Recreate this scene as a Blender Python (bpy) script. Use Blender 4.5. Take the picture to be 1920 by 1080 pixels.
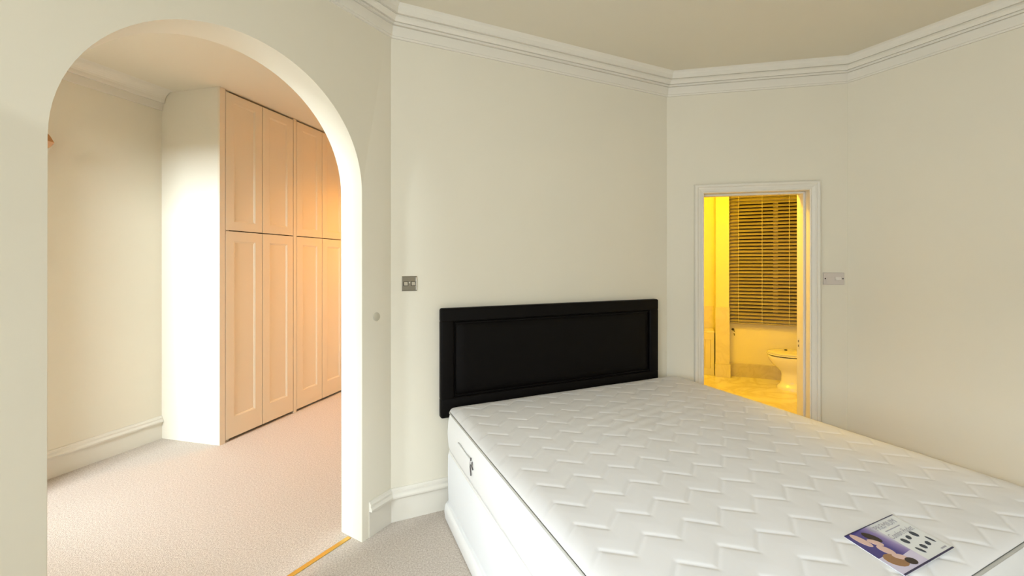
import bpy, bmesh, math, random
from mathutils import Vector, Matrix
import numpy as np

random.seed(7)
SC = bpy.context.scene
COL = SC.collection
for o in list(bpy.data.objects):
    bpy.data.objects.remove(o, do_unlink=True)

R = math.radians
EYE = 1.45
CEIL = 2.868

# ------------------------------------------------------------------ camera
cam_d = bpy.data.cameras.new('camera')
cam_d.sensor_fit = 'HORIZONTAL'
cam_d.sensor_width = 36.0
cam_d.lens = 36.0 * 780.0 / 1920.0
cam_d.shift_y = -45.0 / 1920.0
cam_d.clip_start = 0.02
cam = bpy.data.objects.new('camera', cam_d)
cam.location = (0, 0, EYE)
cam.rotation_euler = (R(90), 0, 0)
COL.objects.link(cam)
SC.camera = cam

# ------------------------------------------------------------------ world, daylight, exposure
SC.view_settings.view_transform = 'Standard'
SC.view_settings.look = 'None'
SC.view_settings.gamma = 1.0
SC.view_settings.use_curve_mapping = False
SC.view_settings.exposure = 0.10

world = bpy.data.worlds.new('overcast_sky')
SC.world = world
world.use_nodes = True
bg = world.node_tree.nodes['Background']
bg.inputs['Color'].default_value = (0.80, 0.90, 1.0, 1)
bg.inputs['Strength'].default_value = 1.0

DAY = (0.77, 0.89, 1.0)


def area(name, loc, look, w, h, power, color):
    d = bpy.data.lights.new(name, 'AREA')
    d.shape = 'RECTANGLE'
    d.size = w
    d.size_y = h
    d.energy = power
    d.color = color
    o = bpy.data.objects.new(name, d)
    o.location = loc
    v = Vector(look) - Vector(loc)
    o.rotation_euler = v.to_track_quat('-Z', 'Y').to_euler()
    COL.objects.link(o)
    return o


P_REAR_LEFT, P_REAR, P_DRESS = 62.0, 24.0, 2750.0
P_BATH, P_LAMP = 84.0, 66.0
C_BATH, C_LAMP = (1.0, 0.60, 0.012), (1.0, 0.40, 0.02)


# ------------------------------------------------------------------ plan helpers
class Frame:
    """A wall line: x runs along the wall (room on the right hand), -y into the room."""

    def __init__(self, p, ang):
        self.p = Vector((p[0], p[1]))
        self.a = R(ang)
        self.u = Vector((math.sin(self.a), math.cos(self.a)))
        self.n = Vector((self.u.y, -self.u.x))
        self.rz = math.atan2(self.u.y, self.u.x)

    def pt(self, s, n=0.0):
        return self.p + self.u * s + self.n * n

    def loc(self, s, n=0.0, z=0.0):
        q = self.pt(s, n)
        return (q.x, q.y, z)


def ang_of(a, b):
    d = Vector(b) - Vector(a)
    return math.degrees(math.atan2(d.x, d.y)), d.length


A = Vector((-0.679, 2.333))
F_ARCH = Frame(A, 31.5)                      # archway wall, ends at A (x from -L to 0)
F_HEAD = Frame(A, 66.0)                      # wall behind the headboard
B = F_HEAD.pt(2.03)
F_DOOR = Frame(B, 101.7)                     # wall with the bathroom doorway
C = F_DOOR.pt(1.2)
F_RIGHT = Frame(C, 151.7)
E1 = F_RIGHT.pt(4.2)
L_ARCH = 3.55
G = F_ARCH.pt(-L_ARCH)
REAR0 = Vector((1.35, -2.75))
REAR1 = Vector((-1.15, -2.75))
F_RR = Frame(E1, ang_of(E1, REAR0)[0]); L_RR = ang_of(E1, REAR0)[1]
F_REAR = Frame(REAR0, ang_of(REAR0, REAR1)[0]); L_REAR = ang_of(REAR0, REAR1)[1]
F_RL = Frame(REAR1, ang_of(REAR1, G)[0]); L_RL = ang_of(REAR1, G)[1]

# dressing room
PP = Vector((-2.913, 3.459))
QQ = Vector((-2.354, 3.326))
F_DL = Frame(PP, 17.8)                       # left wall, ends at PP
F_DB = Frame(PP, ang_of(PP, QQ)[0]); L_DB = ang_of(PP, QQ)[1]
F_WD = Frame(QQ, 16.1)                       # wardrobe front line
# bathroom
F_BATH = Frame((2.82, 5.40), 111.9)          # far wall with the blind

# ------------------------------------------------------------------ object helpers
MATS = {}


def link(o, parent=None):
    COL.objects.link(o)
    if parent is not None:
        o.parent = parent
    return o


def mesh_obj(name, bm, mat, parent=None, smooth=None, loc=None, rz=None):
    me = bpy.data.meshes.new(name)
    bmesh.ops.recalc_face_normals(bm, faces=bm.faces[:])
    bm.to_mesh(me)
    bm.free()
    if smooth is not None:
        me.shade_smooth()
        me.set_sharp_from_angle(angle=R(smooth))
    if mat is not None:
        me.materials.append(MATS[mat])
    o = bpy.data.objects.new(name, me)
    if loc is not None:
        o.location = loc
    if rz is not None:
        o.rotation_euler = (0, 0, rz)
    return link(o, parent)


def tag(o, label=None, cat=None, group=None, kind=None):
    if label: o['label'] = label
    if cat: o['category'] = cat
    if group: o['group'] = group
    if kind: o['kind'] = kind
    return o


def thing(name, label, cat, loc=(0, 0, 0), rz=0.0, group=None):
    o = bpy.data.objects.new(name, None)
    o.empty_display_size = 0.1
    o.location = loc
    o.rotation_euler = (0, 0, rz)
    link(o)
    return tag(o, label, cat, group)


def box(bm, x0, x1, y0, y1, z0, z1, bevel=0.0, seg=2):
    m = Matrix.Translation(((x0 + x1) / 2, (y0 + y1) / 2, (z0 + z1) / 2)) @ \
        Matrix.Diagonal((abs(x1 - x0), abs(y1 - y0), abs(z1 - z0), 1))
    r = bmesh.ops.create_cube(bm, size=1.0, matrix=m)
    if bevel > 0:
        es = list({e for v in r['verts'] for e in v.link_edges})
        bmesh.ops.bevel(bm, geom=es, offset=bevel, segments=seg, affect='EDGES', profile=0.5)


def bx(*a, **k):
    bm = bmesh.new()
    box(bm, *a, **k)
    return bm


def prism(bm, pts, axis, a0, a1):
    """closed outline pts (p,q) extruded along axis: 'x' -> (a,p,q), 'y' -> (p,a,q), 'z' -> (p,q,a)"""
    def mk(p, q, a):
        return {'x': (a, p, q), 'y': (p, a, q), 'z': (p, q, a)}[axis]
    v0 = [bm.verts.new(mk(p, q, a0)) for p, q in pts]
    v1 = [bm.verts.new(mk(p, q, a1)) for p, q in pts]
    n = len(pts)
    bm.faces.new(v0)
    bm.faces.new(v1[::-1])
    for i in range(n):
        bm.faces.new((v0[i], v1[i], v1[(i + 1) % n], v0[(i + 1) % n]))


def loft(bm, rings, closed_ring=True, cap=True):
    vs = [[bm.verts.new(p) for p in r] for r in rings]
    n = len(vs[0])
    for a, b in zip(vs[:-1], vs[1:]):
        for i in range(n if closed_ring else n - 1):
            j = (i + 1) % n
            bm.faces.new((a[i], a[j], b[j], b[i]))
    if cap and closed_ring:
        bm.faces.new(vs[0][::-1])
        bm.faces.new(vs[-1])
    return vs


def tube(bm, pts, r, seg=8, closed=False):
    pts = [Vector(p) for p in pts]
    n = len(pts)
    rings = []
    prev = None
    for i, p in enumerate(pts):
        if closed:
            t = (pts[(i + 1) % n] - pts[i - 1]).normalized()
        else:
            t = (pts[min(i + 1, n - 1)] - pts[max(i - 1, 0)]).normalized()
        ref = Vector((0, 0, 1)) if abs(t.z) < 0.9 else Vector((1, 0, 0))
        if prev is not None:
            ref = prev
        b = (ref - t * ref.dot(t)).normalized()
        prev = b
        c = t.cross(b)
        rings.append([p + (b * math.cos(2 * math.pi * k / seg) + c * math.sin(2 * math.pi * k / seg)) * r for k in range(seg)])
    if closed:
        rings.append(rings[0])
    loft(bm, rings, True, not closed)
    if closed:
        bmesh.ops.remove_doubles(bm, verts=bm.verts[:], dist=1e-6)


def lathe(bm, prof, seg=24, c=(0, 0)):
    """prof: (radius, z)"""
    rings = [[(c[0] + max(r, 1e-4) * math.cos(2 * math.pi * k / seg), c[1] + max(r, 1e-4) * math.sin(2 * math.pi * k / seg), z)
              for k in range(seg)] for r, z in prof]
    loft(bm, rings)


# ------------------------------------------------------------------ materials
def new_mat(name, color, rough=0.6, metallic=0.0, spec=0.5, bump=None, vary=None, coat=0.0):
    m = bpy.data.materials.new(name)
    m.use_nodes = True
    nt = m.node_tree
    b = nt.nodes['Principled BSDF']
    b.inputs['Base Color'].default_value = (*color, 1)
    b.inputs['Roughness'].default_value = rough
    b.inputs['Metallic'].default_value = metallic
    b.inputs['Specular IOR Level'].default_value = spec
    if coat:
        b.inputs['Coat Weight'].default_value = coat
    tc = nt.nodes.new('ShaderNodeTexCoord')
    if vary:
        scale, amt = vary
        n = nt.nodes.new('ShaderNodeTexNoise')
        n.inputs['Scale'].default_value = scale
        n.inputs['Detail'].default_value = 4
        nt.links.new(tc.outputs['Object'], n.inputs['Vector'])
        r = nt.nodes.new('ShaderNodeValToRGB')
        r.color_ramp.elements[0].position = 0.3
        r.color_ramp.elements[1].position = 0.7
        r.color_ramp.elements[0].color = (*[c * (1 - amt) for c in color], 1)
        r.color_ramp.elements[1].color = (*[min(1, c * (1 + amt)) for c in color], 1)
        nt.links.new(n.outputs['Fac'], r.inputs['Fac'])
        nt.links.new(r.outputs['Color'], b.inputs['Base Color'])
    if bump:
        scale, strength, dist = bump
        n = nt.nodes.new('ShaderNodeTexNoise')
        n.inputs['Scale'].default_value = scale
        n.inputs['Detail'].default_value = 3
        nt.links.new(tc.outputs['Object'], n.inputs['Vector'])
        bp = nt.nodes.new('ShaderNodeBump')
        bp.inputs['Strength'].default_value = strength
        bp.inputs['Distance'].default_value = dist
        nt.links.new(n.outputs['Fac'], bp.inputs['Height'])
        nt.links.new(bp.outputs['Normal'], b.inputs['Normal'])
    MATS[name] = m
    return m


new_mat('cream_paint', (0.78, 0.721, 0.588), 0.75, bump=(120, 0.06, 0.002), vary=(1.3, 0.012))
new_mat('ceiling_paint', (0.76, 0.70, 0.565), 0.85, bump=(90, 0.05, 0.002))
new_mat('white_trim', (0.775, 0.725, 0.625), 0.5, bump=(60, 0.03, 0.001))
new_mat('satin_wardrobe', (0.77, 0.675, 0.52), 0.42, bump=(80, 0.02, 0.001))
new_mat('dark_gap', (0.012, 0.008, 0.006), 0.9)
new_mat('brass_strip', (0.72, 0.45, 0.09), 0.35, metallic=0.55)
new_mat('black_leather', (0.0042, 0.0032, 0.0026), 0.55, spec=0.10, bump=(260, 0.12, 0.001))
new_mat('ticking', (0.80, 0.775, 0.755), 0.9, spec=0.2, bump=(420, 0.10, 0.001))
new_mat('ticking_side', (0.83, 0.82, 0.80), 0.9, spec=0.2, bump=(420, 0.10, 0.001))
new_mat('divan_cloth', (0.83, 0.835, 0.84), 0.9, spec=0.2, bump=(500, 0.08, 0.001))
new_mat('grey_piping', (0.48, 0.46, 0.41), 0.8)
new_mat('white_piping', (0.80, 0.78, 0.73), 0.8)
new_mat('dark_thread', (0.09, 0.08, 0.08), 0.8)
new_mat('chrome_plate', (0.30, 0.275, 0.225), 0.28, metallic=0.9)
new_mat('dark_metal', (0.06, 0.05, 0.04), 0.4, metallic=0.7)
new_mat('chrome', (0.75, 0.74, 0.72), 0.12, metallic=1.0)
new_mat('pale_plastic', (0.62, 0.55, 0.49), 0.45)
new_mat('pale_plastic_key', (0.76, 0.70, 0.63), 0.35)
new_mat('dull_disc', (0.58, 0.54, 0.43), 0.7)
new_mat('porcelain', (0.86, 0.84, 0.80), 0.12, coat=0.4)
new_mat('slat_wood', (0.34, 0.30, 0.24), 0.45)
new_mat('bath_wall', (0.82, 0.77, 0.60), 0.6, bump=(100, 0.04, 0.002))
new_mat('painted_shade_glass', (0.01, 0.01, 0.012), 0.05, spec=0.6)  # opaque near-black, the shaded outside painted into the panes
new_mat('amber_glass', (0.55, 0.26, 0.09), 0.25, spec=0.6)
new_mat('white_gloss', (0.85, 0.84, 0.82), 0.3)
new_mat('card_white', (0.80, 0.80, 0.78), 0.45)
new_mat('ink_navy', (0.035, 0.03, 0.08), 0.5)
new_mat('ink_violet', (0.072, 0.058, 0.26), 0.45)
new_mat('ink_mauve', (0.32, 0.23, 0.46), 0.45)
new_mat('ink_lilac', (0.66, 0.60, 0.74), 0.45)
new_mat('ink_skin', (0.70, 0.48, 0.42), 0.5)
new_mat('ink_tan', (0.33, 0.17, 0.08), 0.5)
new_mat('ink_hair', (0.035, 0.022, 0.018), 0.5)
new_mat('ink_grey', (0.42, 0.40, 0.44), 0.5)
new_mat('ink_slate', (0.045, 0.055, 0.075), 0.5)

# flat gradient print for the picture's violet background
m = new_mat('ink_fade', (0.1, 0.1, 0.3), 0.45)
nt = m.node_tree
tc = nt.nodes.new('ShaderNodeTexCoord')
sx = nt.nodes.new('ShaderNodeSeparateXYZ')
rp = nt.nodes.new('ShaderNodeValToRGB')
nt.links.new(tc.outputs['Generated'], sx.inputs[0])
nt.links.new(sx.outputs['X'], rp.inputs['Fac'])
rp.color_ramp.elements[0].position = 0.0
rp.color_ramp.elements[0].color = (0.055, 0.045, 0.20, 1)
rp.color_ramp.elements[1].position = 1.0
rp.color_ramp.elements[1].color = (0.80, 0.79, 0.78, 1)
e = rp.color_ramp.elements.new(0.60); e.color = (0.075, 0.055, 0.25, 1)
e = rp.color_ramp.elements.new(0.80); e.color = (0.28, 0.21, 0.44, 1)
nt.links.new(rp.outputs['Color'], nt.nodes['Principled BSDF'].inputs['Base Color'])

# carpet: fine flecked pile
m = new_mat('carpet', (0.56, 0.49, 0.42), 1.0, spec=0.05)
nt = m.node_tree
b = nt.nodes['Principled BSDF']
tc = nt.nodes.new('ShaderNodeTexCoord')
n1 = nt.nodes.new('ShaderNodeTexNoise'); n1.inputs['Scale'].default_value = 300; n1.inputs['Detail'].default_value = 3
n2 = nt.nodes.new('ShaderNodeTexNoise'); n2.inputs['Scale'].default_value = 120; n2.inputs['Detail'].default_value = 4
mx = nt.nodes.new('ShaderNodeMath'); mx.operation = 'ADD'
ml = nt.nodes.new('ShaderNodeMath'); ml.operation = 'MULTIPLY'; ml.inputs[1].default_value = 0.5
rp = nt.nodes.new('ShaderNodeValToRGB')
rp.color_ramp.elements[0].position = 0.36; rp.color_ramp.elements[0].color = (0.45, 0.37, 0.30, 1)
rp.color_ramp.elements[1].position = 0.62; rp.color_ramp.elements[1].color = (0.75, 0.675, 0.595, 1)
bp = nt.nodes.new('ShaderNodeBump'); bp.inputs['Strength'].default_value = 0.7; bp.inputs['Distance'].default_value = 0.006
for n in (n1, n2):
    nt.links.new(tc.outputs['Object'], n.inputs['Vector'])
nt.links.new(n1.outputs['Fac'], mx.inputs[0]); nt.links.new(n2.outputs['Fac'], mx.inputs[1])
nt.links.new(mx.outputs[0], ml.inputs[0]); nt.links.new(ml.outputs[0], rp.inputs['Fac'])
nt.links.new(rp.outputs['Color'], b.inputs['Base Color'])
nt.links.new(n1.outputs['Fac'], bp.inputs['Height']); nt.links.new(bp.outputs['Normal'], b.inputs['Normal'])


def marble(name, base, vein, scale, rough):
    m = new_mat(name, base, rough)
    nt = m.node_tree
    b = nt.nodes['Principled BSDF']
    tc = nt.nodes.new('ShaderNodeTexCoord')
    n = nt.nodes.new('ShaderNodeTexNoise')
    n.inputs['Scale'].default_value = scale; n.inputs['Detail'].default_value = 8; n.inputs['Distortion'].default_value = 1.6
    rp = nt.nodes.new('ShaderNodeValToRGB')
    rp.color_ramp.elements[0].position = 0.40; rp.color_ramp.elements[0].color = (*base, 1)
    rp.color_ramp.elements[1].position = 0.60; rp.color_ramp.elements[1].color = (*base, 1)
    e = rp.color_ramp.elements.new(0.5); e.color = (*vein, 1)
    nt.links.new(tc.outputs['Object'], n.inputs['Vector'])
    nt.links.new(n.outputs['Fac'], rp.inputs['Fac'])
    nt.links.new(rp.outputs['Color'], b.inputs['Base Color'])


marble('marble_floor', (0.84, 0.80, 0.72), (0.70, 0.64, 0.55), 2.2, 0.22)
marble('marble_tile', (0.78, 0.72, 0.62), (0.73, 0.67, 0.57), 5.0, 0.25)
marble('marble_skirting', (0.62, 0.56, 0.47), (0.56, 0.50, 0.415), 7.0, 0.3)

# clear window glass
m = bpy.data.materials.new('window_glass')
m.use_nodes = True
nt = m.node_tree
nt.nodes.remove(nt.nodes['Principled BSDF'])
tr = nt.nodes.new('ShaderNodeBsdfTransparent'); gl = nt.nodes.new('ShaderNodeBsdfGlossy')
gl.inputs['Roughness'].default_value = 0.02
mi = nt.nodes.new('ShaderNodeMixShader'); mi.inputs[0].default_value = 0.06
nt.links.new(tr.outputs[0], mi.inputs[1]); nt.links.new(gl.outputs[0], mi.inputs[2])
nt.links.new(mi.outputs[0], nt.nodes['Material Output'].inputs['Surface'])
MATS['window_glass'] = m


def glow(name, color, strength):
    m = bpy.data.materials.new(name)
    m.use_nodes = True
    b = m.node_tree.nodes['Principled BSDF']
    b.inputs['Base Color'].default_value = (0.9, 0.85, 0.7, 1)
    b.inputs['Emission Color'].default_value = (*color, 1)
    b.inputs['Emission Strength'].default_value = strength
    MATS[name] = m


glow('bulb_orange', C_LAMP, 6.0)
glow('bulb_yellow', C_BATH, 6.0)

# ------------------------------------------------------------------ the shell
TH = 0.17


def wall(name, fr, x0, x1, mat='cream_paint', th=TH, holes=(), z1=None):
    """slab whose room face is y=0; holes are (x0,x1,z0,z1)"""
    z1 = CEIL + 0.02 if z1 is None else z1
    bm = bmesh.new()
    xs = sorted({x0, x1, *[h[0] for h in holes], *[h[1] for h in holes]})
    for a, b_ in zip(xs[:-1], xs[1:]):
        hs = [h for h in holes if h[0] <= a and h[1] >= b_]
        if not hs:
            box(bm, a, b_, 0, th, -0.02, z1)
        else:
            h = hs[0]
            if h[2] > 0.0:
                box(bm, a, b_, 0, th, -0.02, h[2])
            box(bm, a, b_, 0, th, h[3], z1)
    o = mesh_obj(name, bm, mat, loc=fr.loc(0), rz=fr.rz)
    return tag(o, kind='structure')


# floors and ceiling
bm = bmesh.new()
box(bm, -5.2, 5.6, -3.4, 7.0, -0.12, 0.0)
# carpet runs through bedroom and dressing room
tag(mesh_obj('floor', bm, 'carpet'), kind='structure')
bm = bmesh.new()
box(bm, -5.2, 5.6, -3.4, 7.0, CEIL, CEIL + 0.12)
tag(mesh_obj('ceiling', bm, 'ceiling_paint'), kind='structure')

# archway wall: one outline with the arch cut from the floor up
ARC_C, ARC_R, ARC_Z = -0.751, 0.555, 1.825
bm = bmesh.new()
pts = [(-L_ARCH - 0.1, 0 - 0.02), (ARC_C - ARC_R, -0.02), (ARC_C - ARC_R, ARC_Z)]
N = 48
for k in range(1, N):
    a = math.pi - math.pi * k / N
    pts.append((ARC_C + ARC_R * math.cos(a), ARC_Z + ARC_R * math.sin(a)))
pts += [(ARC_C + ARC_R, ARC_Z), (ARC_C + ARC_R, -0.02), (0.0, -0.02), (0.0, CEIL + 0.02), (-L_ARCH - 0.1, CEIL + 0.02)]
prism(bm, pts, 'y', 0.0, TH)
es = [e for e in bm.edges if abs(e.verts[0].co.y - e.verts[1].co.y) < 1e-6 and
      all(abs(v.co.x - ARC_C) < ARC_R + 1e-4 and v.co.z < ARC_Z + ARC_R + 1e-4 for v in e.verts) and
      not all(abs(v.co.z + 0.02) < 1e-6 for v in e.verts)]
bmesh.ops.bevel(bm, geom=es, offset=0.006, segments=2, affect='EDGES', profile=0.5)
tag(mesh_obj('wall_left', bm, 'cream_paint', loc=F_ARCH.loc(0), rz=F_ARCH.rz, smooth=30), kind='structure')

wall('wall_back', F_HEAD, -0.03, 2.10)
DX0, DX1, DZ = 0.260, 0.961, 1.976
wall('wall_doorway', F_DOOR, 0.0, 2.9, holes=[(DX0 - 0.03, DX1 + 0.03, 0.0, DZ + 0.03)])
wall('wall_right', F_RIGHT, 0.0, 4.3)
wall('wall_rear_right', F_RR, -0.1, L_RR + 0.1)


def window(name, fr, x0, x1, z0, z1, th=TH, label=None):
    """sash window: frame, mullion, meeting rail and panes in a wall opening"""
    t = bpy.data.objects.new(name, None)
    t.location = fr.loc(0); t.rotation_euler = (0, 0, fr.rz)
    link(t); tag(t, kind='structure')
    fw = 0.055
    zm = (z0 + z1) / 2
    for a in ((x0, x0 + fw, z0, z1), (x1 - fw, x1, z0, z1)):
        mesh_obj('window_jamb', bx(a[0], a[1], 0.05, 0.12, a[2], a[3], bevel=0.004), 'white_trim', t)
    for a in ((z0, z0 + fw), (zm - 0.025, zm + 0.025), (z1 - fw, z1)):
        mesh_obj('window_rail', bx(x0 + fw, x1 - fw, 0.05, 0.12, a[0], a[1], bevel=0.004), 'white_trim', t)
    for a in ((z0 + fw, zm - 0.025), (zm + 0.025, z1 - fw)):
        mesh_obj('pane', bx(x0 + fw, x1 - fw, 0.082, 0.088, a[0], a[1]), 'window_glass', t)
    mesh_obj('window_sill', bx(x0 - 0.05, x1 + 0.05, -0.06, 0.06, z0 - 0.03, z0, bevel=0.006), 'white_trim', t)
    return t


def daylight(name, fr, x0, x1, z0, z1, power):
    c = (x0 + x1) / 2
    zc = (z0 + z1) / 2
    area(name, fr.loc(c, -0.03, zc), fr.loc(c, 1.0, zc - 0.40), x1 - x0 - 0.1, z1 - z0 - 0.1, power, DAY)


rw = (0.45, L_REAR - 0.45, 0.75, 2.45)
wall('wall_rear', F_REAR, -0.1, L_REAR + 0.1, holes=[rw])
window('window_1', F_REAR, *rw)
daylight('daylight_rear', F_REAR, *rw, P_REAR)
lw = (0.45, L_RL - 0.45, 0.75, 2.45)
wall('wall_rear_left', F_RL, -0.1, L_RL + 0.1, holes=[lw])
window('window_2', F_RL, *lw)
daylight('daylight_rear_left', F_RL, *lw, P_REAR_LEFT)

# dressing room
wall('wall_dressing_left', F_DL, -3.9, 0.06)
o = mesh_obj('wall_dressing_light_blocker', bx(-1.52, -1.20, -0.27, 0.01, -0.02, CEIL + 0.02), 'cream_paint', loc=F_DL.loc(0), rz=F_DL.rz)  # unseen block added to shade the near part of the left wall
tag(o, kind='structure')
wall('wall_dressing_back', F_DB, -0.02, L_DB, th=0.10)
D0 = F_DL.pt(-3.6)
D1 = D0 + Vector((F_DL.n.x, F_DL.n.y)) * 1.75
F_DN = Frame(D1, ang_of(D1, D0)[0])
dw = (0.30, 1.50, 0.5, 2.62)
wall('wall_dressing_near', F_DN, 0.14, 1.85, holes=[dw])
window('window_3', F_DN, *dw)
area('daylight_dressing', F_DN.loc(0.70, -1.6, 3.02), F_DN.loc(0.90, 0.0, 2.1), 2.1, 0.9, P_DRESS, DAY)
WEND = 2.30
EW = F_WD.pt(WEND)
F_DE = Frame(EW, 106.1)
wall('wall_dressing_end', F_DE, -0.7, 1.75)
R0 = F_DE.pt(1.62)
F_DR = Frame(R0, 196.1)
wall('wall_dressing_right', F_DR, -0.05, 2.62)

# bathroom
wall('wall_bathroom_far', F_BATH, -0.12, 1.75, 'bath_wall', holes=[(0.06, 1.0, 0.76, 2.30)])
o = mesh_obj('wall_bathroom_pillar', bx(-0.165, -0.012, -0.11, 0.20, -0.02, CEIL + 0.02), 'bath_wall', loc=F_BATH.loc(0), rz=F_BATH.rz)
tag(o, kind='structure')
o = mesh_obj('wall_bathroom_recess', bx(-2.0, -0.10, 0.21, 0.36, -0.02, CEIL + 0.02), 'bath_wall', loc=F_BATH.loc(0), rz=F_BATH.rz)
tag(o, kind='structure')
F_BR = Frame(F_BATH.pt(1.55), 201.9)
wall('wall_bathroom_right', F_BR, -0.1, 2.6, 'bath_wall')
BL1 = F_BATH.pt(-1.95, -0.3)
BL0 = F_DOOR.pt(0.02, -TH)
F_BL = Frame(BL0, ang_of(BL0, BL1)[0])
wall('wall_bathroom_left', F_BL, -0.05, ang_of(BL0, BL1)[1] + 0.1, 'bath_wall', th=0.1)
# marble floor of the bathroom, a thin slab on the sub floor
bm = bmesh.new()
q = [F_DOOR.pt(0.02, -0.12), F_DOOR.pt(2.4, -0.12), F_BATH.pt(1.60, 0.0), F_BATH.pt(1.60, -0.05), F_BATH.pt(-2.0, -0.30), ]
prism(bm, [(p.x, p.y) for p in q], 'z', -0.005, 0.004)
tag(mesh_obj('floor_bathroom', bm, 'marble_floor'), kind='structure')

# ------------------------------------------------------------------ cornice and baseboards
CORN = [(0, -0.152), (0.010, -0.152), (0.012, -0.142), (0.017, -0.141), (0.019, -0.130), (0.024, -0.092), (0.021, -0.0915), (0.021, -0.088),
        (0.038, -0.089), (0.039, -0.079), (0.036, -0.0785), (0.036, -0.075), (0.050, -0.076), (0.054, -0.066), (0.061, -0.057), (0.069, -0.052),
        (0.066, -0.0515), (0.066, -0.047), (0.082, -0.048), (0.083, -0.038), (0.087, -0.022), (0.095, -0.009), (0.105, 0.0), (0, 0)]
COVE = [(0, -0.145), (0.014, -0.145), (0.016, -0.085), (0.036, -0.088), (0.040, -0.072)] + \
       [(0.040 + 0.10 * (1 - math.cos(a)), -0.072 + 0.072 * math.sin(a)) for a in [math.pi / 2 * k / 8 for k in range(1, 9)]] + [(0, 0)]
SKIRT = [(0, 0.0), (0.004, 0.0), (0.004, 0.138), (0.024, 0.140), (0.025, 0.150), (0.020, 0.160), (0.016, 0.164), (0.017, 0.176), (0.010, 0.182), (0.007, 0.190), (0, 0.191)]


def moulding(name, fr, x0, x1, prof, zb, turn0, turn1, mat='white_trim'):
    """prof (depth into room, z) along a wall with mitred ends; turn in degrees at start and end"""
    t0, t1 = math.tan(R(turn0) / 2), math.tan(R(turn1) / 2)
    bm = bmesh.new()
    r0 = [(x0 + d * t0, -d, zb + z) for d, z in prof]
    r1 = [(x1 - d * t1, -d, zb + z) for d, z in prof]
    loft(bm, [r0, r1])
    o = mesh_obj(name, bm, mat, loc=fr.loc(0), rz=fr.rz)
    return tag(o, kind='structure')


t_A, t_B, t_C = 66.0 - 31.5, 101.7 - 66.0, 151.7 - 101.7
moulding('trim_1', F_ARCH, -L_ARCH, 0, CORN, CEIL, 60, t_A)
moulding('trim_2', F_HEAD, 0, 2.03, CORN, CEIL, t_A, t_B)
moulding('trim_3', F_DOOR, 0, 1.2, CORN, CEIL, t_B, t_C)
moulding('trim_4', F_RIGHT, 0, 4.2, CORN, CEIL, t_C, 60)
moulding('trim_5', F_DL, -3.6, 0.0, COVE, CEIL, 0, 0)
moulding('baseboard_left', F_ARCH, -0.152, 0, SKIRT, 0, 0, t_A)
moulding('baseboard_back', F_HEAD, 0, 2.03, SKIRT, 0, t_A, t_B)
moulding('baseboard_right', F_RIGHT, 0, 4.2, SKIRT, 0, t_C, 60)
moulding('baseboard_doorway', F_DOOR, 1.04, 1.2, SKIRT, 0, 0, t_C)
moulding('baseboard_dressing', F_DL, -1.2, 0.0, SKIRT, 0, 0, 0)
moulding('baseboard_bathroom', F_BATH, 0.0, 1.5, [(0, 0), (0.02, 0), (0.02, 0.165), (0.014, 0.172), (0, 0.172)], 0.004, 0, 0, 'marble_skirting')
# marble facing of the pillar and of the recess beside it
for nm, a in (('trim_6', (-0.171, -0.008, -0.122, -0.10, 0.17, 0.895)), ('trim_7', (-0.175, 0.002, -0.134, -0.10, 0.004, 0.17)),
              ('trim_8', (-1.9, -0.166, 0.195, 0.215, 0.56, 0.88))):
    tag(mesh_obj(nm, bx(*a, bevel=0.002), 'marble_tile', loc=F_BATH.loc(0), rz=F_BATH.rz), kind='structure')

# ------------------------------------------------------------------ doorway: lining, stop, architrave
d = bpy.data.objects.new('door_1', None)
d.location = F_DOOR.loc(0); d.rotation_euler = (0, 0, F_DOOR.rz)
link(d); tag(d, kind='structure')
mesh_obj('lining', bx(DX0 - 0.03, DX0, -0.002, 0.185, 0, DZ), 'white_trim', d)
mesh_obj('lining', bx(DX1, DX1 + 0.03, -0.002, 0.185, 0, DZ), 'white_trim', d)
mesh_obj('lining', bx(DX0 - 0.03, DX1 + 0.03, -0.002, 0.185, DZ, DZ + 0.03), 'white_trim', d)
mesh_obj('door_stop', bx(DX1 - 0.014, DX1, 0.055, 0.10, 0, DZ, bevel=0.002), 'white_trim', d)
mesh_obj('door_stop', bx(DX0, DX0 + 0.004, 0.055, 0.10, 0, DZ, bevel=0.001), 'white_trim', d)
mesh_obj('door_stop', bx(DX0, DX1, 0.055, 0.10, DZ - 0.014, DZ, bevel=0.002), 'white_trim', d)
ARCHI = [(0.000, 0), (0.000, 0.012), (0.006, 0.016), (0.012, 0.012), (0.016, 0.013), (0.030, 0.020), (0.040, 0.021), (0.043, 0.027),
         (0.050, 0.030), (0.058, 0.030), (0.064, 0.024), (0.067, 0.010), (0.067, 0)]
for side in ('l', 'r', 't'):
    bm = bmesh.new()
    rings = []
    for e_ in (0, 1):
        ring = []
        for w, dp in ARCHI:
            if side == 'l':
                ring.append((DX0 - w, -dp, (DZ + w) if e_ else 0.0))
            elif side == 'r':
                ring.append((DX1 + w, -dp, (DZ + w) if e_ else 0.0))
            else:
                ring.append(((DX1 + w) if e_ else (DX0 - w), -dp, DZ + w))
        rings.append(ring)
    loft(bm, rings)
    mesh_obj('architrave', bm, 'white_trim', d)
sp = mesh_obj('strike_plate', bx(DX1 - 0.002, DX1 + 0.001, 0.145, 0.165, 0.81, 0.895), 'white_trim', d)
for z in (0.838, 0.872):
    mesh_obj('latch_hole', bx(DX1 - 0.0026, DX1 - 0.0019, 0.149, 0.161, z - 0.008, z + 0.008), 'dark_metal', sp)

# ------------------------------------------------------------------ bed: divan base, mattress, headboard
BED = Frame(F_HEAD.pt(0.300, 0.068), 66.0)
BW, BL_ = 1.745, 1.828
ZS, ZP = 0.388, 0.612


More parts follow.
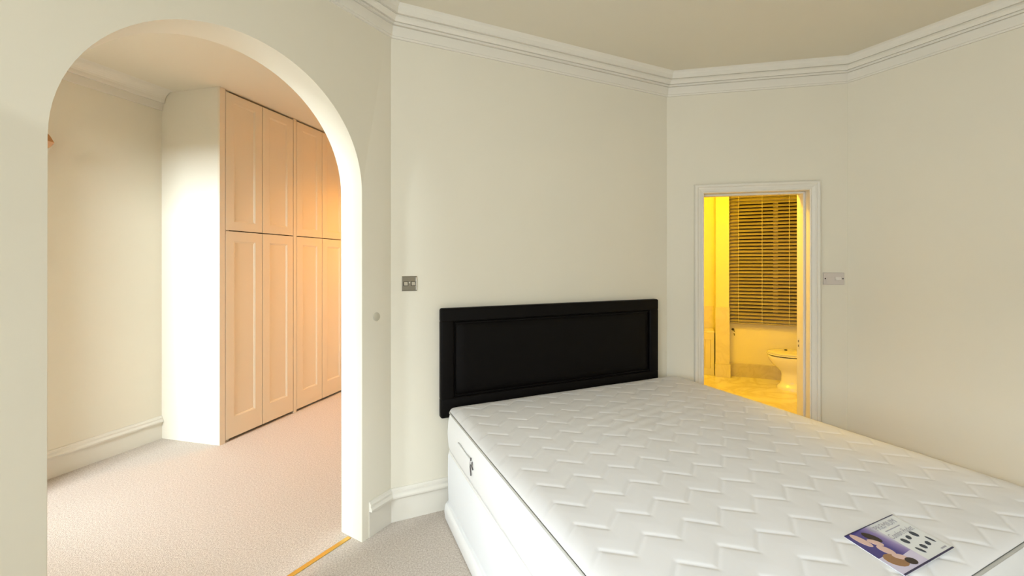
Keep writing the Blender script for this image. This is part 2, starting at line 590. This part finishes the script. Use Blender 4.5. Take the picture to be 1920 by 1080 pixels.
def rrect(x0, x1, y0, y1, r, z, seg=6):
    out = []
    for cx, cy, a0 in ((x1 - r, y1 - r, 0), (x0 + r, y1 - r, 90), (x0 + r, y0 + r, 180), (x1 - r, y0 + r, 270)):
        for k in range(seg + 1):
            a = R(a0 + 90 * k / seg)
            out.append((cx + r * math.cos(a), cy + r * math.sin(a), z))
    return out


def rings_box(spec, r0, seg=6):
    """spec: (z, outset)"""
    return [rrect(-o_, BW + o_, -BL_ - o_, o_, max(0.004, r0 + o_), z, seg) for z, o_ in spec]


base = thing('divan_base', 'white fabric divan bed base on the carpet under the quilted mattress', 'bed base', BED.loc(0, 0, 0), BED.rz)
bm = bmesh.new()
loft(bm, rings_box([(0.088, -0.008), (0.10, -0.003), (0.25, 0.0), (0.36, -0.001), (0.380, -0.006), (ZS, -0.02)], 0.035))
mesh_obj('body', bm, 'divan_cloth', base, smooth=40)
bm = bmesh.new()
loft(bm, rings_box([(0.004, 0.004), (0.006, 0.014), (0.045, 0.019), (0.075, 0.015), (0.088, 0.006), (0.09, -0.01)], 0.03))
mesh_obj('plinth', bm, 'white_gloss', base, smooth=40)

mat_ = thing('mattress', 'thick white quilted mattress with zigzag stitching lying on the divan base', 'mattress', BED.loc(0, 0, 0), BED.rz)
bm = bmesh.new()
loft(bm, rings_box([(ZS, -0.02), (ZS + 0.008, -0.004), (0.43, 0.006), (0.50, 0.011), (0.565, 0.007), (ZP - 0.004, -0.004), (ZP, -0.02)], 0.075, 8))
mesh_obj('border', bm, 'ticking_side', mat_, smooth=60)
bm = bmesh.new()
tube(bm, rrect(0.002, BW - 0.002, -BL_ + 0.002, -0.002, 0.075, ZP, 8), 0.0045, 8, closed=True)
mesh_obj('piping', bm, 'grey_piping', mat_, smooth=60)
bm = bmesh.new()
tube(bm, rrect(0.002, BW - 0.002, -BL_ + 0.002, -0.002, 0.075, ZS + 0.006, 8), 0.006, 8, closed=True)
mesh_obj('piping', bm, 'white_piping', mat_, smooth=60)
# quilted top panel
NX, NY = 330, 346
PER, AMP, ROW = 0.163, 0.062, 0.128


def crown(u, v):
    """height above the piping, from distances to the edges"""
    dx = np.minimum(u, BW - u); dy = np.minimum(v, BL_ - v)
    rr = 0.085
    ex = np.clip(dx / rr, 0, 1); ey = np.clip(dy / rr, 0, 1)
    fx = np.sqrt(np.clip(1 - (1 - ex) ** 2, 0, 1)); fy = np.sqrt(np.clip(1 - (1 - ey) ** 2, 0, 1))
    g = 0.020 * fx * fy
    return g + 0.010 * np.sin(np.pi * u / BW) ** 0.7 * np.sin(np.pi * v / BL_) ** 0.7


gu = np.linspace(0, 1, NX); gv = np.linspace(0, 1, NY)
GU, GV = np.meshgrid(gu, gv, indexing='ij')
U = 0.004 + GU * (BW - 0.008); V = 0.004 + GV * (BL_ - 0.008)
# round the plan corners
rc = 0.073
px = np.where(U < rc, rc, np.where(U > BW - rc, BW - rc, U)); py = np.where(V < rc, rc, np.where(V > BL_ - rc, BL_ - rc, V))
ddx, ddy = U - px, V - py
mxd = np.maximum(np.abs(ddx), np.abs(ddy)); ln = np.sqrt(ddx ** 2 + ddy ** 2)
k = np.where((ln > 1e-6) & (np.abs(ddx) > 1e-9) & (np.abs(ddy) > 1e-9), mxd / np.maximum(ln, 1e-9), 1.0)
XU, XV = px + ddx * k, py + ddy * k
tri = np.abs(((XU / PER) % 1.0) * 2 - 1) * AMP - AMP / 2
w = (XV - tri + 0.02) / ROW
dd = np.abs(w - np.round(w)) * ROW * 0.80
quilt = -0.0026 * np.exp(-(dd / 0.0055) ** 2) + 0.0017 * np.clip(dd / 0.05, 0, 1) ** 0.6
edge = np.clip(np.minimum(np.minimum(U, BW - U), np.minimum(V, BL_ - V)) / 0.05, 0, 1)
rng = np.random.RandomState(3)
soft = 0.0016 * np.sin(XU * 5.1 + 1.0) * np.sin(XV * 6.3) + 0.0012 * np.sin(XU * 13 + XV * 7) 
ripple = 0.0016 * np.sin((XV + 0.22 * XU) * 2 * np.pi / 0.075) * np.exp(-((XV - 0.62) / 0.28) ** 2) * np.exp(-((XU - 0.95) / 0.5) ** 2)
ZZ = ZP + crown(XU, XV) + (quilt + soft + ripple) * edge
verts = np.stack([XU, -XV, ZZ], -1).reshape(-1, 3)
idx = np.arange(NX * NY).reshape(NX, NY)
fq = np.stack([idx[:-1, :-1], idx[:-1, 1:], idx[1:, 1:], idx[1:, :-1]], -1).reshape(-1, 4)
me = bpy.data.meshes.new('quilted_top')
me.from_pydata(verts.tolist(), [], fq.tolist())
me.shade_smooth()
me.materials.append(MATS['ticking'])
qt = bpy.data.objects.new('quilted_top', me)
link(qt, mat_)
qt['label'] = 'zigzag quilted top panel'


def top_z(u, v):
    return ZP + float(crown(np.array(u), np.array(v)))


# carrying handle with dark stitched ends on the left border
hd = mesh_obj('handle', bx(-0.017, -0.010, -0.50, -0.27, 0.516, 0.532, bevel=0.002), 'ticking_side', mat_)
hd['label'] = 'white carrying strap with dark stitching'
for k_, (y, z0, z1, tilt) in enumerate(((-0.487, 0.462, 0.545, 0.0), (-0.515, 0.500, 0.532, 0.012))):
    bm = bmesh.new()
    tube(bm, [(-0.014, y, z0), (-0.0175, y + tilt * 0.5, (z0 + z1) / 2), (-0.014, y + tilt, z1)], 0.003, 6)
    mesh_obj('stitching', bm, 'dark_thread', hd)
bm = bmesh.new()
tube(bm, [(-0.013, -0.28 - 0.2 * i / 8, 0.536 + 0.004 * math.sin(i)) for i in range(9)], 0.0014, 5)
mesh_obj('stitching', bm, 'grey_piping', hd)

# printed label sewn to the top near the foot end
LX, LY, LW, LH = 0.757, 1.612, 0.262, 0.157
LZ = top_z(LX + LW / 2, LY + LH / 2) + 0.0048


def lp(a, b):
    """label coordinates 0..1 (right, down) with the card's slight skew"""
    return (LX + LW * a + 0.018 - 0.036 * b * 0.9, -(LY + LH * b))


def flat(name, poly, mat, parent, lift, th=0.0006):
    bm = bmesh.new()
    prism(bm, [lp(a, b) for a, b in poly], 'z', LZ + lift - th, LZ + lift)
    return mesh_obj(name, bm, mat, parent)


lab = flat('label_patch', [(0, 0), (1, 0), (1, 1), (0, 1)], 'card_white', mat_, 0.0, 0.0016)
lab['label'] = 'printed maker card with violet picture and lettering'
flat('print_picture', [(0.0, 0.0), (0.50, 0.0), (0.50, 1.0), (0.0, 1.0)], 'ink_fade', lab, 0.0004)


def blob(cx, cy, rx, ry, rot=0, n=14):
    c, s = math.cos(R(rot)), math.sin(R(rot))
    return [(cx + rx * math.cos(2 * math.pi * i / n) * c - ry * math.sin(2 * math.pi * i / n) * s,
             cy + rx * math.cos(2 * math.pi * i / n) * s + ry * math.sin(2 * math.pi * i / n) * c) for i in range(n)]


flat('print_sheet', [(0.0, 0.60), (0.12, 0.60), (0.30, 0.72), (0.50, 0.70), (0.50, 1.0), (0.0, 1.0)], 'ink_lilac', lab, 0.0007)
flat('print_arm', blob(0.115, 0.20, 0.05, 0.19, -8), 'ink_skin', lab, 0.0010)
flat('print_hair', blob(0.29, 0.23, 0.055, 0.16, -14), 'ink_hair', lab, 0.0012)
flat('print_face', blob(0.235, 0.34, 0.045, 0.12, -22), 'ink_skin', lab, 0.0014)
flat('print_shoulder', blob(0.22, 0.53, 0.055, 0.14, -12), 'ink_skin', lab, 0.0013)
flat('print_elbow', blob(0.155, 0.74, 0.10, 0.17, -20), 'ink_tan', lab, 0.0015)
flat('print_face', blob(0.25, 0.72, 0.05, 0.10, -30), 'ink_skin', lab, 0.0017)
flat('print_hair', blob(0.30, 0.86, 0.06, 0.085, -20), 'ink_hair', lab, 0.0019)
for poly in ([(0, 0), (1, 0), (1, 0.014), (0, 0.014)], [(0, 0.972), (1, 0.972), (1, 1), (0, 1)]):
    flat('print_border', poly, 'ink_navy', lab, 0.0021)


def text(body, a, b, w_, h_, mat, parent, shear=0.0, name='lettering'):
    cu = bpy.data.curves.new(name, 'FONT')
    cu.body = body
    cu.size = 1.0
    cu.shear = shear
    tmp = bpy.data.objects.new(name, cu)
    COL.objects.link(tmp)
    dg = bpy.context.evaluated_depsgraph_get()
    me = bpy.data.meshes.new_from_object(tmp.evaluated_get(dg))
    bpy.data.objects.remove(tmp, do_unlink=True)
    xs = [v.co.x for v in me.vertices]; ys = [v.co.y for v in me.vertices]
    x0, x1, y0, y1 = min(xs), max(xs), min(ys), max(ys)
    for v in me.vertices:
        q = lp(a + w_ * (v.co.x - x0) / (x1 - x0), b + h_ * (1 - (v.co.y - y0) / (y1 - y0)))
        v.co = (q[0], q[1], LZ + 0.0012)
    me.materials.clear()
    me.materials.append(MATS[mat])
    o = bpy.data.objects.new(name, me)
    return link(o, parent)


text("K'PREMIUM", 0.40, 0.06, 0.50, 0.12, 'ink_grey', lab)
flat('print_line', [(0.56, 0.235), (0.86, 0.235), (0.86, 0.252), (0.56, 0.252)], 'ink_grey', lab, 0.0010)
text('Comfort Pocket', 0.50, 0.31, 0.46, 0.12, 'ink_grey', lab, 0.15)
for (cx, cy, rx, ry, rot) in ((0.60, 0.54, 0.035, 0.075, -10), (0.71, 0.51, 0.035, 0.050, 10), (0.84, 0.50, 0.036, 0.080, -8),
                              (0.60, 0.78, 0.022, 0.080, -12), (0.70, 0.75, 0.034, 0.060, -10), (0.81, 0.74, 0.034, 0.050, 8), (0.92, 0.70, 0.018, 0.085, -6)):
    flat('print_icon', blob(cx, cy, rx, ry, rot, 8), 'ink_slate', lab, 0.0010)
flat('print_line', [(0.85, 0.90), (0.95, 0.90), (0.95, 0.925), (0.85, 0.925)], 'ink_grey', lab, 0.0010)

# headboard
HX0, HX1, HZ0, HZ1 = 0.272, 1.900, 0.555, 1.192
hb = thing('headboard', 'black leather padded headboard against the cream wall', 'headboard', F_HEAD.loc(0), F_HEAD.rz)
HB = 0.080
YB, YF = -0.004, -0.054


def bar(x0, x1, z0, z1, nm='frame_rail'):
    mesh_obj(nm, bx(x0, x1, YF, YB, z0, z1, bevel=0.012, seg=3), 'black_leather', hb, smooth=50)


bar(HX0, HX1, HZ1 - HB, HZ1)
bar(HX0, HX1, HZ0, HZ0 + 0.115)
bar(HX0, HX0 + HB, HZ0 + 0.105, HZ1 - HB + 0.01, 'frame_stile')
bar(HX1 - HB, HX1, HZ0 + 0.105, HZ1 - HB + 0.01, 'frame_stile')
px0, px1, pz0, pz1 = HX0 + HB + 0.012, HX1 - HB - 0.012, HZ0 + 0.125, HZ1 - HB - 0.012
# padded centre: a pillowed grid
bm = bmesh.new()
nx, nz = 40, 18
gr = []
for i in range(nx + 1):
    row = []
    for j in range(nz + 1):
        a, b_ = i / nx, j / nz
        dx_ = min(a, 1 - a) * (px1 - px0); dz_ = min(b_, 1 - b_) * (pz1 - pz0)
        e_ = min(1, dx_ / 0.03) ; f_ = min(1, dz_ / 0.03)
        hgt = 0.014 * math.sqrt(1 - (1 - e_) ** 2) * math.sqrt(1 - (1 - f_) ** 2) + 0.006 * math.sin(math.pi * a) * math.sin(math.pi * b_)
        row.append(bm.verts.new((px0 + (px1 - px0) * a, -0.034 - hgt, pz0 + (pz1 - pz0) * b_)))
    gr.append(row)
for i in range(nx):
    for j in range(nz):
        bm.faces.new((gr[i][j], gr[i + 1][j], gr[i + 1][j + 1], gr[i][j + 1]))
mesh_obj('padded_panel', bm, 'black_leather', hb, smooth=60)
mesh_obj('backing_board', bx(HX0 + 0.03, HX1 - 0.03, -0.036, -0.006, HZ0 + 0.03, HZ1 - 0.03), 'black_leather', hb)
bm = bmesh.new()
tube(bm, [(px0 - 0.004, -0.040, pz0), (px1 + 0.004, -0.040, pz0), (px1 + 0.004, -0.040, pz1 + 0.004), (px0 - 0.004, -0.040, pz1 + 0.004)], 0.006, 6, closed=True)
mesh_obj('piping', bm, 'black_leather', hb, smooth=60)
for x in (HX0 + 0.35, HX1 - 0.35):
    mesh_obj('strut', bx(x - 0.03, x + 0.03, -0.030, -0.008, 0.20, HZ0 + 0.05), 'black_leather', hb)

# ------------------------------------------------------------------ fitted wardrobe units
DW, DG = 0.3465, 0.005
ZD0, ZDM, ZD1 = 0.022, 1.7225, 2.850
_doors = {}


def door_mesh(z0, z1, top, bot):
    key = (z0, z1)
    if key in _doors:
        return _doors[key]
    st = 0.072
    w_, t_ = DW, 0.022
    bm = bmesh.new()
    # frame with a stepped recess; outline rings (inset x, inset bottom, inset top, y)
    def ring(ix, ib, it, y):
        return [(ix, y, z0 + ib), (w_ - ix, y, z0 + ib), (w_ - ix, y, z1 - it), (ix, y, z1 - it)]
    rs = [ring(0, 0, 0, 0), ring(0, 0, 0, -t_ + 0.002), ring(0.002, 0.002, 0.002, -t_),
          ring(st, bot, top, -t_), ring(st + 0.003, bot + 0.003, top + 0.003, -t_ + 0.002),
          ring(st + 0.010, bot + 0.010, top + 0.010, -t_ + 0.0035), ring(st + 0.013, bot + 0.013, top + 0.013, -t_ + 0.007)]
    loft(bm, rs, cap=False)
    bmesh.ops.recalc_face_normals(bm, faces=bm.faces[:])
    me = bpy.data.meshes.new('door'); bm.to_mesh(me); bm.free(); me.materials.append(MATS['satin_wardrobe'])
    bm = bmesh.new()
    box(bm, st + 0.008, w_ - st - 0.008, -t_ + 0.007, -0.003, z0 + bot + 0.008, z1 - top - 0.008)
    pm = bpy.data.meshes.new('panel'); bm.to_mesh(pm); bm.free(); pm.materials.append(MATS['satin_wardrobe'])
    _doors[key] = (me, pm)
    return me, pm


def wardrobe(label, x, post0, post1):
    """x: local start of the first door; posts are the face-frame strips either side"""
    t = thing('fitted_wardrobe', label, 'wardrobe', F_WD.loc(x), F_WD.rz, 'fitted wardrobe units')
    w2 = 2 * DW + 3 * DG
    mesh_obj('carcass', bx(0.0, w2, 0.035, 0.56, 0.0, CEIL - 0.002), 'dark_gap', t)
    mesh_obj('face_post', bx(-post0, 0, -0.022, 0.10, 0.0, CEIL - 0.001), 'satin_wardrobe', t)
    if post1:
        mesh_obj('face_post', bx(w2, w2 + post1, -0.022, 0.10, 0.0, CEIL - 0.001), 'satin_wardrobe', t)
    for k_ in range(2):
        for z0, z1, tp, bt in ((ZD0, ZDM - 0.004, 0.080, 0.165), (ZDM + 0.004, ZD1, 0.070, 0.072)):
            me, pm = door_mesh(z0, z1, tp, bt)
            o_ = bpy.data.objects.new('door', me); o_.location = (DG + k_ * (DW + DG), 0, 0); link(o_, t)
            p_ = bpy.data.objects.new('panel', pm); link(p_, o_)
    return t


S0 = 0.047
UNIT = 2 * DW + 3 * DG + 0.036
wardrobe('fitted wardrobe unit with four panelled doors beside the white bulkhead wall', S0, S0 + 0.0, 0)
wardrobe('orange-lit fitted wardrobe unit next to the right side of the archway', S0 + UNIT, 0.036, 0)
wardrobe('innermost fitted wardrobe unit, hidden behind the right side of the archway', S0 + 2 * UNIT, 0.036, 0.04)

# ------------------------------------------------------------------ threshold strip across the archway
ts = mesh_obj('threshold_strip', bx(ARC_C - ARC_R + 0.01, ARC_C + ARC_R - 0.01, 0.075, 0.100, 0.0, 0.006, bevel=0.002), 'brass_strip', loc=F_ARCH.loc(0), rz=F_ARCH.rz)
tag(ts, 'thin brass carpet strip on the floor across the archway', 'threshold strip')

# ------------------------------------------------------------------ switches
sw = thing('light_switch', 'square chrome light switch on the wall left of the headboard', 'switch', F_HEAD.loc(0.102, 0, 1.338), F_HEAD.rz)
h_ = 0.042
bm = bmesh.new()
loft(bm, [[(-a, y, -a), (a, y, -a), (a, y, a), (-a, y, a)] for a, y in ((h_, -0.0005), (h_, -0.004), (h_ - 0.004, -0.007), (h_ - 0.006, -0.006), (h_ - 0.008, -0.006))])
mesh_obj('plate', bm, 'chrome_plate', sw)
for x in (-0.021, 0.021):
    r_ = mesh_obj('rocker_bezel', bx(x - 0.014, x + 0.014, -0.0075, -0.005, -0.013, 0.013, bevel=0.001), 'dark_metal', sw)
    bm = bmesh.new()
    prism(bm, [(-0.0072, -0.010), (-0.0135, -0.010), (-0.0085, 0.010), (-0.0072, 0.010)], 'x', x - 0.010, x + 0.010)
    mesh_obj('rocker', bm, 'chrome', r_)
bm = bmesh.new()
lathe(bm, [(0.0045, 0.0), (0.0045, 0.0015), (0.003, 0.002)], 12)
bmesh.ops.rotate(bm, verts=bm.verts[:], cent=(0, 0, 0), matrix=Matrix.Rotation(R(90), 3, 'X'))
bmesh.ops.translate(bm, verts=bm.verts[:], vec=(0, -0.006, 0.006))
mesh_obj('screw', bm, 'chrome', sw)

pl = thing('switch_plate', 'wide pale switch plate between the doorway and the right wall', 'switch', F_DOOR.loc(1.113, 0, 1.347), F_DOOR.rz)
hw, hh = 0.065, 0.042
bm = bmesh.new()
loft(bm, [[(-a, y, -b_), (a, y, -b_), (a, y, b_), (-a, y, b_)] for a, b_, y in ((hw, hh, -0.0005), (hw, hh, -0.006), (hw - 0.004, hh - 0.004, -0.009))])
mesh_obj('plate', bm, 'pale_plastic', pl)
rk = mesh_obj('rocker_bezel', bx(0.004, 0.048, -0.0105, -0.008, -0.014, 0.016, bevel=0.001), 'pale_plastic', pl)
bm = bmesh.new()
prism(bm, [(-0.0100, -0.010), (-0.0165, -0.010), (-0.0115, 0.012), (-0.0100, 0.012)], 'x', 0.009, 0.042)
mesh_obj('rocker', bm, 'pale_plastic_key', rk)
mesh_obj('label_window', bx(-0.044, -0.008, -0.0100, -0.008, -0.010, 0.012, bevel=0.001), 'pale_plastic', pl)
for x in (-0.054, 0.055):
    bm = bmesh.new()
    lathe(bm, [(0.0045, 0.0), (0.0045, 0.0012), (0.003, 0.0015)], 12)
    bmesh.ops.rotate(bm, verts=bm.verts[:], cent=(0, 0, 0), matrix=Matrix.Rotation(R(90), 3, 'X'))
    bmesh.ops.translate(bm, verts=bm.verts[:], vec=(x, -0.0085, 0))
    mesh_obj('screw', bm, 'dark_metal', pl)

# blanking disc, painted over, on the archway wall
bm = bmesh.new()
lathe(bm, [(0.024, 0.0), (0.023, 0.0015), (0.018, 0.003), (0.004, 0.0035)], 20)
bmesh.ops.rotate(bm, verts=bm.verts[:], cent=(0, 0, 0), matrix=Matrix.Rotation(R(90), 3, 'X'))
o = mesh_obj('blanking_disc', bm, 'dull_disc', loc=F_ARCH.loc(-0.102, 0.0, 1.165), rz=F_ARCH.rz, smooth=50)
tag(o, 'small round painted-over disc on the wall beside the archway', 'wall cover')

# ------------------------------------------------------------------ wall light in the dressing room, mostly behind the archway edge
wl = thing('wall_lamp', 'small amber faceted wall lamp behind the left edge of the archway', 'wall lamp', F_DL.loc(-0.76, 0, 2.185), F_DL.rz)
bm = bmesh.new()
lathe(bm, [(0.045, 0.0), (0.045, 0.008), (0.03, 0.014), (0.012, 0.018)], 16)
bmesh.ops.rotate(bm, verts=bm.verts[:], cent=(0, 0, 0), matrix=Matrix.Rotation(R(90), 3, 'X'))
bmesh.ops.translate(bm, verts=bm.verts[:], vec=(0, 0, -0.06))
mesh_obj('backplate', bm, 'brass_strip', wl, smooth=40)
bm = bmesh.new()
tube(bm, [(0, -0.012, -0.06), (0, -0.05, -0.085), (0, -0.085, -0.07), (0, -0.09, -0.03), (0, -0.09, 0.01)], 0.006, 8)
mesh_obj('arm', bm, 'brass_strip', wl, smooth=60)
bm = bmesh.new()
lathe(bm, [(0.012, 0.01), (0.040, 0.035), (0.058, 0.062), (0.040, 0.10), (0.022, 0.125), (0.010, 0.135)], 8, (0, -0.09))
mesh_obj('glass_shade', bm, 'amber_glass', wl)

# ------------------------------------------------------------------ lamps that light the side rooms
for sx_, lbl in ((1.55, 'recessed warm downlight in the dressing room ceiling nearer the archway'), (2.05, 'recessed warm downlight in the dressing room ceiling at the far end')):
    lm = thing('downlight', lbl, 'downlight', F_WD.loc(sx_, 1.0, CEIL), F_WD.rz, 'dressing room downlights')
    bm = bmesh.new(); lathe(bm, [(0.045, -0.001), (0.045, -0.006), (0.040, -0.010), (0.034, -0.010), (0.034, -0.004)], 24)
    mesh_obj('bezel', bm, 'white_gloss', lm, smooth=40)
    bm = bmesh.new(); lathe(bm, [(0.030, -0.006), (0.028, -0.012), (0.004, -0.014)], 20)
    mesh_obj('bulb', bm, 'bulb_orange', lm, smooth=60)
    ld = bpy.data.lights.new('downlight_beam', 'SPOT'); ld.energy = P_LAMP; ld.color = C_LAMP; ld.shadow_soft_size = 0.05
    ld.spot_size = R(146); ld.spot_blend = 0.9
    lo = bpy.data.objects.new('downlight_beam', ld); lo.location = (0, 0, -0.07); link(lo, lm)

bl = thing('ceiling_light', 'round yellow ceiling light in the bathroom', 'ceiling light', (1.50, 4.05, CEIL), 0)
bm = bmesh.new(); lathe(bm, [(0.16, -0.001), (0.16, -0.02), (0.15, -0.03)], 28)
mesh_obj('base_ring', bm, 'white_gloss', bl, smooth=40)
bm = bmesh.new(); lathe(bm, [(0.145, -0.03), (0.13, -0.055), (0.08, -0.075), (0.004, -0.082)], 28)
mesh_obj('diffuser', bm, 'bulb_yellow', bl, smooth=60)
ld = bpy.data.lights.new('bathroom_light', 'POINT'); ld.energy = P_BATH; ld.color = C_BATH; ld.shadow_soft_size = 0.10
lo = bpy.data.objects.new('bathroom_light', ld); lo.location = (0, 0, -0.22); link(lo, bl)

# ------------------------------------------------------------------ bathroom window and venetian blind
wn = bpy.data.objects.new('window_4', None)
wn.location = F_BATH.loc(0); wn.rotation_euler = (0, 0, F_BATH.rz); link(wn); tag(wn, kind='structure')
for x in ((0.06, 0.11), (0.505, 0.555), (0.95, 1.0)):
    mesh_obj('window_jamb', bx(x[0], x[1], 0.06, 0.12, 0.76, 2.30, bevel=0.003), 'bath_wall', wn)
for z in ((0.76, 0.81), (2.25, 2.30)):
    mesh_obj('window_rail', bx(0.06, 1.0, 0.061, 0.119, z[0], z[1]), 'bath_wall', wn)
for x in ((0.11, 0.505), (0.555, 0.95)):
    mesh_obj('pane', bx(x[0], x[1], 0.085, 0.095, 0.81, 2.25), 'painted_shade_glass', wn)

vb = thing('venetian_blind', 'closed wooden venetian blind over the bathroom window', 'blind', F_BATH.loc(0.0, 0.0, 0), F_BATH.rz)
VX0, VX1 = -0.008, 1.06
VZ0, PITCH = 0.700, 0.0438
bm = bmesh.new()
prof = []
for i in range(5):
    a = -1 + 2 * i / 4
    prof.append((a * 0.025, 0.003 * (1 - a * a)))
ring0, ring1 = [], []
tl = R(40)
out = [(p, q + 0.0014) for p, q in prof] + [(p, q - 0.0014) for p, q in reversed(prof)]
out = [(p * math.cos(tl) - q * math.sin(tl), p * math.sin(tl) + q * math.cos(tl)) for p, q in out]
prism(bm, out, 'x', VX0, VX1)
bmesh.ops.recalc_face_normals(bm, faces=bm.faces[:])
sm = bpy.data.meshes.new('slat'); bm.to_mesh(sm); bm.free(); sm.materials.append(MATS['slat_wood'])
nsl = 38
for i in range(nsl):
    s_ = bpy.data.objects.new('slat', sm)
    s_.location = (0, -0.045, VZ0 + 0.035 + i * PITCH)
    s_.rotation_euler = (R(random.uniform(-1.2, 1.2)), 0, 0)
    link(s_, vb)
mesh_obj('bottom_rail', bx(VX0, VX1, -0.068, -0.022, VZ0 - 0.012, VZ0 + 0.006, bevel=0.003), 'slat_wood', vb)
mesh_obj('head_rail', bx(VX0, VX1, -0.075, -0.015, VZ0 + nsl * PITCH + 0.02, VZ0 + nsl * PITCH + 0.07, bevel=0.003), 'slat_wood', vb)
for x in (0.10, 0.36, 0.65, 0.95):
    bm = bmesh.new()
    tube(bm, [(x, -0.066, VZ0), (x, -0.066, VZ0 + nsl * PITCH + 0.03)], 0.0022, 6)
    mesh_obj('ladder_cord', bm, 'white_piping', vb)

# ------------------------------------------------------------------ low panelled boxing beside the pillar
bc = thing('boxed_cabinet', 'low panelled cabinet with pale top left of the tiled pillar', 'cabinet', F_BATH.loc(-0.177, 0.0, 0.004), F_BATH.rz)
mesh_obj('carcass', bx(-1.5, -0.002, -0.06, 0.19, 0.0, 0.548), 'bath_wall', bc)
mesh_obj('top', bx(-1.5, -0.001, -0.08, 0.19, 0.548, 0.576, bevel=0.004), 'marble_floor', bc)
mesh_obj('rail', bx(-1.5, -0.004, -0.078, -0.058, 0.46, 0.546, bevel=0.002), 'white_trim', bc)
mesh_obj('rail', bx(-1.5, -0.004, -0.078, -0.058, 0.0, 0.09, bevel=0.002), 'white_trim', bc)
mesh_obj('stile', bx(-0.045, -0.004, -0.0785, -0.058, 0.09, 0.46, bevel=0.002), 'white_trim', bc)
x = -0.048
bdm = bpy.data.meshes.new('board')
bm = bx(-0.062, 0, -0.068, -0.058, 0.088, 0.462, bevel=0.004); bm.to_mesh(bdm); bm.free(); bdm.materials.append(MATS['white_trim'])
while x > -1.45:
    o_ = bpy.data.objects.new('board', bdm); o_.location = (x, 0, 0); link(o_, bc)
    x -= 0.064

# ------------------------------------------------------------------ small holder on the far wall
ph = thing('paper_holder', 'small dark metal holder on the yellow wall below the blind', 'holder', F_BATH.loc(0.042, 0, 0.575), F_BATH.rz)
bm = bmesh.new(); lathe(bm, [(0.016, 0.0), (0.016, 0.006), (0.010, 0.010)], 14)
bmesh.ops.rotate(bm, verts=bm.verts[:], cent=(0, 0, 0), matrix=Matrix.Rotation(R(90), 3, 'X'))
bmesh.ops.translate(bm, verts=bm.verts[:], vec=(0, 0, 0.03))
mesh_obj('rosette', bm, 'dark_metal', ph, smooth=40)
bm = bmesh.new(); tube(bm, [(0, -0.005, 0.03), (0.004, -0.05, 0.032), (0.012, -0.062, 0.01), (0.006, -0.062, -0.015), (0.012, -0.062, -0.04)], 0.0045, 8)
mesh_obj('hook', bm, 'dark_metal', ph, smooth=60)
bm = bmesh.new(); lathe(bm, [(0.003, -0.012), (0.010, -0.004), (0.010, 0.004), (0.003, 0.012)], 10, (0.006, -0.064))
mesh_obj('knob', bm, 'chrome', ph, smooth=60)

# ------------------------------------------------------------------ toilet (front towards -x)
F_T = Frame((3.10, 4.87), 111.9)
tl_ = thing('toilet', 'white toilet with closed lid seen through the bathroom doorway', 'toilet', F_T.loc(0, 0, 0.004), F_T.rz)


def oval(x0, x1, hw_, z, n=36, pw=2.3, back_flat=0.0):
    out_ = []
    cx_, rx_ = (x0 + x1) / 2, (x1 - x0) / 2
    for i in range(n):
        a = 2 * math.pi * i / n
        c_, s_ = math.cos(a), math.sin(a)
        p_ = pw if c_ < 0 else 3.5
        out_.append((cx_ + rx_ * math.copysign(abs(c_) ** (2 / p_), c_), hw_ * math.copysign(abs(s_) ** (2 / p_), s_), z))
    return out_


bm = bmesh.new()
loft(bm, [oval(0.0, 0.50, 0.135, 0.0), oval(0.0, 0.50, 0.135, 0.022), oval(0.010, 0.49, 0.125, 0.040), oval(0.028, 0.48, 0.108, 0.055),
          oval(0.040, 0.47, 0.098, 0.09), oval(0.042, 0.47, 0.098, 0.17), oval(0.030, 0.48, 0.105, 0.205), oval(-0.005, 0.49, 0.130, 0.24),
          oval(-0.055, 0.50, 0.160, 0.29), oval(-0.085, 0.51, 0.178, 0.335), oval(-0.095, 0.515, 0.184, 0.365), oval(-0.095, 0.515, 0.184, 0.380), oval(-0.09, 0.51, 0.178, 0.384)])
mesh_obj('bowl', bm, 'porcelain', tl_, smooth=40)
bm = bmesh.new()
loft(bm, [oval(-0.092, 0.36, 0.178, 0.3935), oval(-0.100, 0.365, 0.186, 0.395), oval(-0.100, 0.365, 0.186, 0.403), oval(-0.094, 0.36, 0.180, 0.407)])
mesh_obj('seat', bm, 'porcelain', tl_, smooth=40)
bm = bmesh.new()
loft(bm, [oval(-0.088, 0.36, 0.176, 0.4095), oval(-0.094, 0.362, 0.182, 0.412), oval(-0.094, 0.362, 0.182, 0.420), oval(-0.080, 0.355, 0.170, 0.428), oval(-0.02, 0.32, 0.12, 0.434)])
ld_ = mesh_obj('lid', bm, 'porcelain', tl_, smooth=40)
bm = bmesh.new(); lathe(bm, [(0.016, 0.433), (0.016, 0.440), (0.010, 0.445)], 14, (0.10, 0.05))
mesh_obj('cap', bm, 'dark_metal', ld_, smooth=40)
bm = bmesh.new()
loft(bm, [oval(-0.086, 0.355, 0.172, 0.3835), oval(-0.086, 0.355, 0.172, 0.3935)])
mesh_obj('seat_gap_shade', bm, 'dark_metal', tl_)  # dark ring stands in for the shadow line under the seat
mesh_obj('cistern', bx(0.40, 0.57, -0.20, 0.20, 0.384, 0.76, bevel=0.02, seg=3), 'porcelain', tl_, smooth=40)
mesh_obj('cistern_lid', bx(0.39, 0.58, -0.21, 0.21, 0.76, 0.79, bevel=0.01, seg=3), 'porcelain', tl_, smooth=40)
